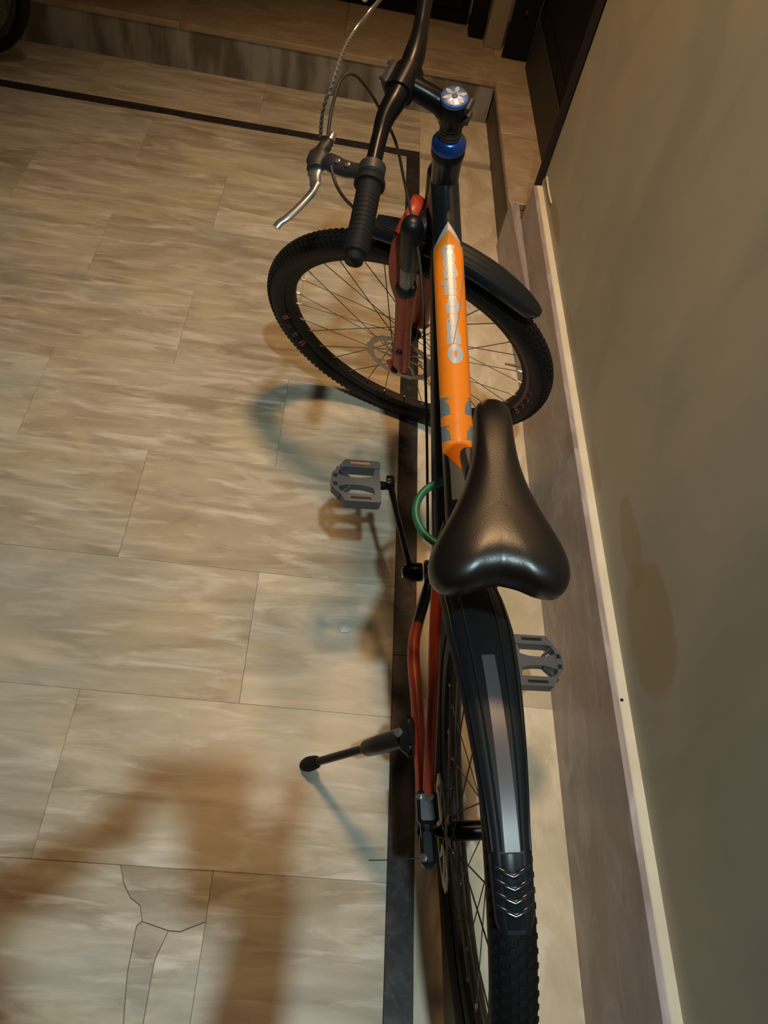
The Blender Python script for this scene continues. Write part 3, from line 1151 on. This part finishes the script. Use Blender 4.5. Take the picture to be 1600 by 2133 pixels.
gstrip(TRg, R_R - .0005, 74, 106, -.0065, .0085).build('reflective_strip', M_REFG, rg, 'flat grey strip down the middle')
for k in range(4):
    a = 107.9 + k * 1.75
    t = radians(a)

    def gp(x, ang, dr):
        u = min(.97, abs(x) / (interp(wpts, ang) * .48))
        r = R_R + .0018 - .0095 * (1 - sqrt(1 - u * u)) + dr
        return TRg(Vector((x, r * cos(radians(ang)), r * sin(radians(ang)))))
    pts = [gp(x, a - .9 * (1 - abs(x) / .019) + .9, .0006) for x in (-.016, -.012, -.008, -.004, 0, .004, .008, .012, .016)]
    # V rib: the middle points backwards
    pts = [gp(x, a + 1.3 * (1 - abs(x) / .018), .0006) for x in (-.018, -.012, -.006, 0, .006, .012, .018)]
    MB().sweep(pts, [(.0030, .0012)] * 9, 8, up=(0, 0, 1)).build('chevron_rib', M_MUD, rg)
# clamp of the mudguard on the seat post
MB().box((0, .300, .655), (.046, .07, .018), rot=Euler((.25, 0, 0)).to_matrix(), bev=.004).build('mudguard_clamp', M_MUDM, rg)
for x in (-.044, .004):
    MB().lathe((x, .232 if x > 0 else .25, .672 if x > 0 else .668), (0, 0, 1), [(0, .006), (.003, .006), (.004, .004)], 12).build('clamp_bolt', M_ALU, rg)

# front: short blade behind the fork crown
R_F = .384
AN = [96 + (151 - 96) * i / 34 for i in range(35)]
wpts = [(96, .050), (104, .060), (135, .060), (144, .052), (149, .040), (151, .022)]
fg = guard(TF, R_F, AN, [interp(wpts, a) for a in AN], [.016] * 35).build('front_mudguard', M_MUD, bike, 'black plastic front mudguard')
MB().sweep([S(axp(.70, .0)), S(Vector((0, WB - .30 + .20, .7166)))], [.012, .009], 12).build('mudguard_mount', M_MUDM, fg)

# --- saddle and seat post
MB().sweep(lin((0, .366, .60), (0, .300, .818), 5), .0137, 20).build('seat_post', M_BLK, bike)
NO = Vector((.016, .381, .868))
BK = Vector((-.078, -.997, 0)).normalized()
SDR = Vector((-BK.y, BK.x, 0))          # to the right
oc = catmull([(0, -.002, 0), (.007, -.001, 0), (.0145, .0045, 0), (.0200, .015, 0), (.0225, .032, 0), (.0245, .07, 0), (.029, .105, 0), (.038, .140, 0), (.052, .175, 0), (.064, .200, 0), (.0725, .222, 0), (.0740, .240, 0),
              (.068, .256, 0), (.055, .266, 0), (.037, .267, 0), (.018, .260, 0), (0, .256, 0)], 4)
outl = [(q.x, q.y) for q in oc]
outl = outl + [(-x, s_) for x, s_ in outl[-2:0:-1]]


def sad(u, s_, z):
    return NO + BK * s_ + SDR * u + Vector((0, 0, z))


def ztop(s_):
    return -.004 + .012 * max(0, (s_ - .10) / .17) ** 1.6 + (-.006 * max(0, 1 - s_ / .05) ** 2)


n = len(outl)
vs, fs = [], []
NR = 18
rings = [(i / NR) for i in range(NR + 1)]
for i in rings:
    rho = 1 - (1 - i) ** 2
    hgt = (1 - rho ** 4.6) ** (1 / 2.1) if rho < 1 else 0
    for u, s_ in outl:
        cu, cs = 0.0, .170
        uu, ss = cu + (u - cu) * rho, cs + (s_ - cs) * rho
        D = .020 + .010 * min(1, s_ / .2)
        vs.append(sad(uu, ss, ztop(ss) - D * (1 - hgt) - 2.6 * uu * uu))
for k, (dz, ins) in enumerate(((.036, 1.0), (.046, .985), (.050, .95), (.047, .88), (.038, .55))):
    for u, s_ in outl:
        cu, cs = 0.0, .170
        D = dz * (.8 + .2 * min(1, s_ / .2))
        vs.append(sad(cu + (u - cu) * ins, cs + (s_ - cs) * ins, ztop(s_) - D - 2.6 * u * u))
NRT = NR + 6
for r in range(NRT - 1):
    for k in range(n):
        k2 = (k + 1) % n
        fs.append((r * n + k, r * n + k2, (r + 1) * n + k2, (r + 1) * n + k))
fs.append(tuple(((NRT - 1) * n + k) for k in range(n)))
sd = MB().add(vs, fs).build('saddle', M_SADD, bike, 'black padded saddle with a brown sheen', smooth=80)
for s in (-1, 1):
    MB().sweep(catmull([sad(s * .012, .03, -.035), sad(s * .020, .07, -.052), sad(s * .022, .15, -.052), sad(s * .035, .23, -.036)], 6), .0035, 8).build('saddle_rail', M_DGREY, sd)
MB().box((0, .30, .818), (.050, .045, .022), rot=Euler((0, 0, .08)).to_matrix(), bev=.005).build('saddle_clamp', M_DGREY, sd)

# --- cranks, pedals, chain
CA = .4264


def crank(s):
    """s = -1 left (forward), 1 right (back)"""
    ey, ez = -s * .17 * cos(CA), -s * .17 * sin(CA)
    E = Vector((s * .100, BBY + ey, BBZ + ez))
    m = MB()
    pts = catmull([(s * .062, BBY, BBZ), (s * .070, BBY + ey * .25, BBZ + ez * .25), (s * .084, BBY + ey * .65, BBZ + ez * .65), (s * .094, BBY + ey, BBZ + ez)], 6)
    m.sweep(pts, [(.0065, .0135)] * 4 + [(.0055, .011)] * 11 + [(.0065, .012)] * 4, 12, up=(0, -sin(CA) * -s, cos(CA)))
    m.lathe((s * .040, BBY, BBZ), (s, 0, 0), [(0, .016), (.004, .0175), (.026, .0175), (.032, .014), (.036, .011), (.036, .0)], 20)
    m.lathe((s * .086, BBY + ey, BBZ + ez), (s, 0, 0), [(0, .0125), (.003, .0145), (.013, .0145), (.015, .012)], 18)
    c = m.build('crank_arm', M_BLK, bike)
    MB().lathe((s * .0765, BBY, BBZ), (s, 0, 0), [(0, .0105), (.0015, .0095), (.002, .006)], 16).build('crank_bolt', M_CHR, c)
    # pedal, level with the ground, its centre at x = +-.155
    P = MB()
    MW = Matrix.Rotation(.1564 + (.04 if s > 0 else .0), 3, 'Y')
    cx = s * .158
    z0 = .0115

    def pt(q):
        q = Vector((q.x * s, q.y, q.z))
        return Vector((cx, BBY + ey, BBZ + ez)) + MW @ q
    h = z0
    # outline blocks: front and rear bars, outer nose, inner plate, axle barrel, struts
    P.prism([(-.042, .031), (.020, .031), (.030, .028), (.033, .032), (.022, .049), (-.040, .049), (-.045, .045), (-.045, .035)], -h, h, pt)
    P.prism([(-.042, -.031), (-.045, -.035), (-.045, -.045), (-.040, -.049), (.022, -.049), (.033, -.032), (.030, -.028), (.020, -.031)], -h, h, pt)
    P.prism([(.033, .032), (.022, .046), (.016, .040), (.034, .022), (.036, 0), (.034, -.022), (.016, -.040), (.022, -.046), (.033, -.032), (.047, -.016), (.048, 0), (.047, .016)], -h * .85, h * .85, pt)
    P.prism([(-.044, .036), (-.045, -.036), (-.036, -.036), (-.032, -.020), (-.034, 0), (-.032, .020), (-.036, .036)], -h * .8, h * .8, pt)
    bar_ = []
    for i in range(13):
        t = i / 12
        x = -.040 + .082 * t
        w = .0085 + .009 * abs(2 * t - 1) ** 2.2
        bar_.append((x, w))
    P.prism([(x, w) for x, w in bar_] + [(x, -w) for x, w in bar_[::-1]], -h * .7, h * .7, pt)
    for sy in (-1, 1):
        P.sweep([pt(Vector((.012, sy * .010, 0))), pt(Vector((.036, sy * .034, 0)))], [(.003, .008)] * 2, 8, up=(0, 0, 1))
    ped = P.build('pedal', M_PED, bike, 'grey plastic platform pedal', smooth=30)
    MB().sweep([pt(Vector((-.066, 0, 0))), pt(Vector((-.040, 0, 0)))], [.0065, .0095], 12).build('pedal_axle', M_BLK, ped)
    for sy in (-1, 1):
        q = MB()
        q.prism([(-.026, sy * .0385), (.012, sy * .0385), (.012, sy * .0435), (-.026, sy * .0435)][::sy], h - .001, h + .0008, pt)
        q.build('pedal_reflector', M_REFL if (sy > 0 and s < 0) else M_PLAS, ped)
    for sy in (-1, 1):
        MB().prism([(.037, sy * .006), (.045, sy * .006), (.043, sy * .014), (.036, sy * .014)][::sy], h * .85 - .0005, h * .85 + .0006, pt).build('pedal_recess', M_PLAS, ped)


crank(-1)
crank(1)
cr = MB()
n = 44
vs, fs = [], []
for i in range(n * 2):
    t = pi * i / n
    r = .082 + (.003 if i % 2 else -.001)
    for rr, x in ((.066, .0465), (r, .0465), (r, .0495), (.066, .0495)):
        vs.append((x, BBY + rr * cos(t), BBZ + rr * sin(t)))
for i in range(n * 2):
    i2 = (i + 1) % (n * 2)
    for j in range(4):
        fs.append((i * 4 + j, i2 * 4 + j, i2 * 4 + (j + 1) % 4, i * 4 + (j + 1) % 4))
cr.add(vs, fs)
for k in range(5):
    t = 2 * pi * k / 5
    cr.sweep([(.048, BBY, BBZ), (.048, BBY + .068 * cos(t), BBZ + .068 * sin(t))], [(.009, .003)] * 2, 8, up=(1, 0, 0))
cr.build('chainring', M_DGREY, bike)
MB().lathe((.030, 0, WR), (1, 0, 0), [(0, .055), (.004, .055), (.004, .047), (.012, .047), (.012, .038), (.020, .038), (.020, .030), (.024, .030)], 28).build('cassette', M_DGREY, bike)
chn = [(.048, BBY, BBZ + .083), (.045, BBY * .5, (BBZ + WR) / 2 + .07), (.040, 0, WR + .05)]
ch = MB()
ch.sweep(chn, [(.0035, .004)] * 3, 6)
ch.sweep([(.048, BBY, BBZ - .083), (.044, .15, .235), (.040, .01, .25), (.040, -.045, WR)], [(.0035, .004)] * 4, 6)
ch.build('chain', M_DGREY, bike)

# --- rear brake caliper and its wire, kickstand
cal = MB().box((-.064, .026, .374), (.030, .046, .030), rot=Euler((.15, 0, 0)).to_matrix(), bev=.005)
cal.box((-.066, -.026, .360), (.022, .050, .026), bev=.005)
cal = cal.build('brake_caliper', M_PLAS, bike)
for q, r in (((-.0735, .038, .386), .0045), ((-.060, .036, .390), .0065), ((-.072, -.040, .368), .006)):
    MB().lathe(q, (-.5, 0, 1), [(0, r), (.004, r), (.005, r * .6)], 12).build('caliper_bolt', M_ALU, cal)
MB().sweep(catmull([(-.074, .040, .385), (-.076, .012, .376), (-.073, -.030, .366)], 5), .0008, 6).build('brake_wire', M_DGREY, cal)
MB().sweep(catmull([(-.072, -.038, .362), (-.11, -.038, .355), (-.150, -.036, .348)], 5), .0008, 6).build('brake_wire', M_DGREY, cal)

KF = Vector((-.2663, .1961, .052))
KM = Vector((-.088, .150, .318))
ks = MB()
kd = (KF - KM)
ks.sweep([KM + kd * .0, KM + kd * .20, KM + kd * .34, KM + kd * .38], [.017, .0165, .0145, .009], 14)
ks.sweep([KM + kd * .36, KM + kd * .97], .0075, 14)
ks = ks.build('kickstand', M_BLK, bike, 'black side kickstand')
MB().box((-.082, .145, .335), (.030, .062, .036), rot=Euler((.05, .0, 0)).to_matrix(), bev=.012).build('kickstand_bracket', M_TYREW, ks)
MB().lathe((-.098, .148, .345), (-.6, 0, 1), [(0, .007), (.004, .007), (.005, .004)], 12).build('kickstand_bolt', M_ALU, ks)
KE = KM + kd * 1.0
MB().sweep([KM + kd * .88, KM + kd * .90, KM + kd * .98, KM + kd * 1.035], [.010, .0125, .0145, .011], 14).build('rubber_foot', M_RUB, ks)

# --- green ring hanging on the seat tube (a thing of its own)
gc = BM @ Vector((-.004, .418, .552))
gn = (BM.to_3x3() @ Vector((.10, -.12, .98))).normalized()
g1 = (BM.to_3x3() @ Vector((1, 0, -.10))).normalized() * .0600
g2 = gn.cross(g1).normalized() * .0600
MB().sweep([gc + (g1 * cos(2 * pi * k / 40) + g2 * sin(2 * pi * k / 40)) for k in range(40)], .0062, 14, closed=True).build('ring_lock', M_GRN)
tag(bpy.data.objects['ring_lock'], 'green plastic ring looped around the bicycle frame under the saddle', 'lock')

# ---------------------------------------------------------------- a scrap of clear plastic on the tiles
sc = MB()
P_ = [(0, 0, .001), (.016, -.002, .004), (.032, -.010, .0015), (.022, -.018, .003), (.006, -.019, .001), (.012, -.009, .007)]
sc.add([(x + .108, y_ + .778, z_) for x, y_, z_ in P_] + [(x + .108, y_ + .778, z_ - .0006) for x, y_, z_ in P_], [(0, 1, 5), (1, 2, 5), (2, 3, 5), (3, 4, 5), (4, 0, 5), (7, 6, 11), (8, 7, 11), (9, 8, 11), (10, 9, 11), (6, 10, 11),
        (0, 6, 7, 1), (1, 7, 8, 2), (2, 8, 9, 3), (3, 9, 10, 4), (4, 10, 6, 0)])
tag(sc.build('plastic_scrap', mat('clear_plastic_film', (.62, .62, .62), .15, spec=.8), smooth=0), 'small crumpled scrap of clear plastic on the floor left of the bicycle', 'litter')

# ---------------------------------------------------------------- second bicycle's wheel at the far left
W2 = Matrix.Translation((-1.405, 2.93, .292)) @ Matrix.Rotation(radians(82), 4, 'Z') @ Matrix.Rotation(radians(-3), 4, 'Y')
w2 = bpy.data.objects.new('parked_bicycle', None)
COL.objects.link(w2)
w2.matrix_world = W2
tag(w2, 'dark wheel of a second bicycle at the far left beside the step', 'bicycle')
tm = MB()
n, k = 72, 16
vs, fs = [], []
for i in range(n):
    t = 2 * pi * i / n
    for j in range(k):
        a = radians(-142) + radians(284) * j / (k - 1)
        x, r = .021 * sin(a), .270 + .021 * cos(a)
        vs.append((x, r * cos(t), r * sin(t)))
for i in range(n):
    for j in range(k - 1):
        fs.append((i * k + j, ((i + 1) % n) * k + j, ((i + 1) % n) * k + j + 1, i * k + j + 1))
tm.add(vs, fs).build('tyre', M_TYREW, w2)
r2 = rim_mesh()
r2.map(lambda q: Vector((q.x * .9, q.y * .83, q.z * .83))).build('rim', mat('dull_brown_rim', (.06, .04, .035), .5), w2)
MB().lathe((-.05, 0, 0), (1, 0, 0), [(0, .006), (.016, .012), (.02, .024), (.024, .024), (.03, .012), (.07, .012), (.076, .024), (.08, .024), (.084, .012), (.10, .006)], 18).build('hub', M_DGREY, w2)
for kk in range(24):
    side = 1 if kk % 2 else -1
    tr = 2 * pi * kk / 24
    th = tr + (1 if (kk // 2) % 2 else -1) * radians(55)
    MB().sweep([(side * .028, .022 * cos(th), .022 * sin(th)), (side * .002, .231 * cos(tr), .231 * sin(tr))], .001, 5).build('spoke', M_STEEL, w2)
for s in (-1, 1):
    MB().sweep(catmull([(s * .055, 0, 0), (s * .055, -.04, .20), (s * .050, -.10, .34), (s * .010, -.115, .37)], 6), .012, 12).build('fork_leg', M_BLK, w2)
MB().sweep([(0, -.113, .365), (0, -.165, .50)], .017, 16).build('steerer_tube', M_BLK, w2)

# ---------------------------------------------------------------- the photographer, whose shadow falls on the tiles
def skinned(name, joints, edges, m, parent=None, sub=2):
    me = bpy.data.meshes.new(name)
    me.from_pydata([j[:3] for j in joints], edges, [])
    o = link(name, me, parent)
    md = o.modifiers.new('skin', 'SKIN')
    md.use_smooth_shade = True
    me.skin_vertices.new() if not me.skin_vertices else None
    for i, j in enumerate(joints):
        r = j[3]
        me.skin_vertices[0].data[i].radius = r if isinstance(r, tuple) else (r, r)
    me.skin_vertices[0].data[0].use_root = True
    sb = o.modifiers.new('sub', 'SUBSURF')
    sb.levels = sub
    sb.render_levels = sub
    me.materials.append(m)
    return o


PX, PY = -.20, -.34
J = [(PX, PY, .95, .135), (PX, PY - .02, 1.12, .125), (PX, PY, 1.30, .150), (PX, PY + .01, 1.42, .07), (PX, PY + .04, 1.49, .052), (PX + .01, PY + .07, 1.585, .078), (PX + .01, PY + .085, 1.655, .072),
     (PX - .19, PY + .01, 1.37, .062), (PX + .19, PY + .01, 1.37, .062), (PX - .25, PY + .13, 1.17, .046), (PX + .24, PY + .14, 1.16, .046),
     (PX + .08, PY + .30, 1.37, .030), (PX + .26, PY + .30, 1.38, .030),
     (PX - .10, PY, .88, .095), (PX + .10, PY, .88, .095), (PX - .11, PY + .02, .48, .062), (PX + .11, PY + .02, .48, .062), (PX - .12, PY - .03, .09, .040), (PX + .12, PY - .03, .09, .040)]
ED = [(0, 1), (1, 2), (2, 3), (3, 4), (4, 5), (5, 6), (2, 7), (2, 8), (7, 9), (8, 10), (9, 11), (10, 12), (0, 13), (0, 14), (13, 15), (14, 16), (15, 17), (16, 18)]
per = skinned('person', J, ED, M_SHIRT)
tag(per, 'person in a grey shirt behind the camera, casting the broad shadow at lower left', 'person')
HD = MB().lathe((PX + .01, PY + .075, 1.50), (0, .12, 1), [(0, .045), (.03, .062), (.08, .078), (.13, .079), (.17, .066), (.195, .040), (.205, .01)], 20).build('head', M_SKIN, per)
MB().lathe((PX + .01, PY + .050, 1.575), (0, .05, 1), [(0, .070), (.05, .084), (.09, .080), (.12, .060), (.138, .02)], 20).build('hair', M_HAIR, per)
for sgn, hx, wx in ((-1, PX + .08, -.045), (1, PX + .26, .062)):
    w0 = Vector((hx, PY + .30, 1.38))
    pc = Vector((wx, .0, 1.455))
    skinned('hand', [(*w0, .026), (*w0.lerp(pc, .55), (.030, .018))] + [], [(0, 1)], M_SKIN, per)
    for kk in range(5):
        b = w0.lerp(pc, .6) + Vector((0, 0, (kk - 2) * .012))
        t = pc + Vector((sgn * .016 + .0, .004, (kk - 2) * .020))
        MB().sweep(catmull([b, b.lerp(t, .5) + Vector((sgn * .012, .006, 0)), t, t + Vector((-sgn * .018, .004 if kk else -.02, 0))], 4), [.0085] * 13, 8).build('finger', M_SKIN, per)
for sgn in (-1, 1):
    MB().sweep(catmull([(PX + sgn * .12, PY - .09, .045), (PX + sgn * .12, PY - .02, .050), (PX + sgn * .125, PY + .08, .036), (PX + sgn * .13, PY + .15, .028)], 5), [.042] * 8 + [.036] * 5 + [.028] * 3, 12).build('shoe', M_SHOE, per)
ph = MB().box((0, 0, 0), (.158, .074, .008), rot=None, bev=.003).build('phone', M_BLK)
ph.matrix_world = Matrix.Translation((0, 0, 1.469)) @ cam.matrix_world.to_3x3().to_4x4() @ Matrix.Translation((.0, -.045, .016)) @ Matrix.Rotation(radians(90), 4, 'Z')
tag(ph, 'black phone held up by the person taking the picture', 'phone')
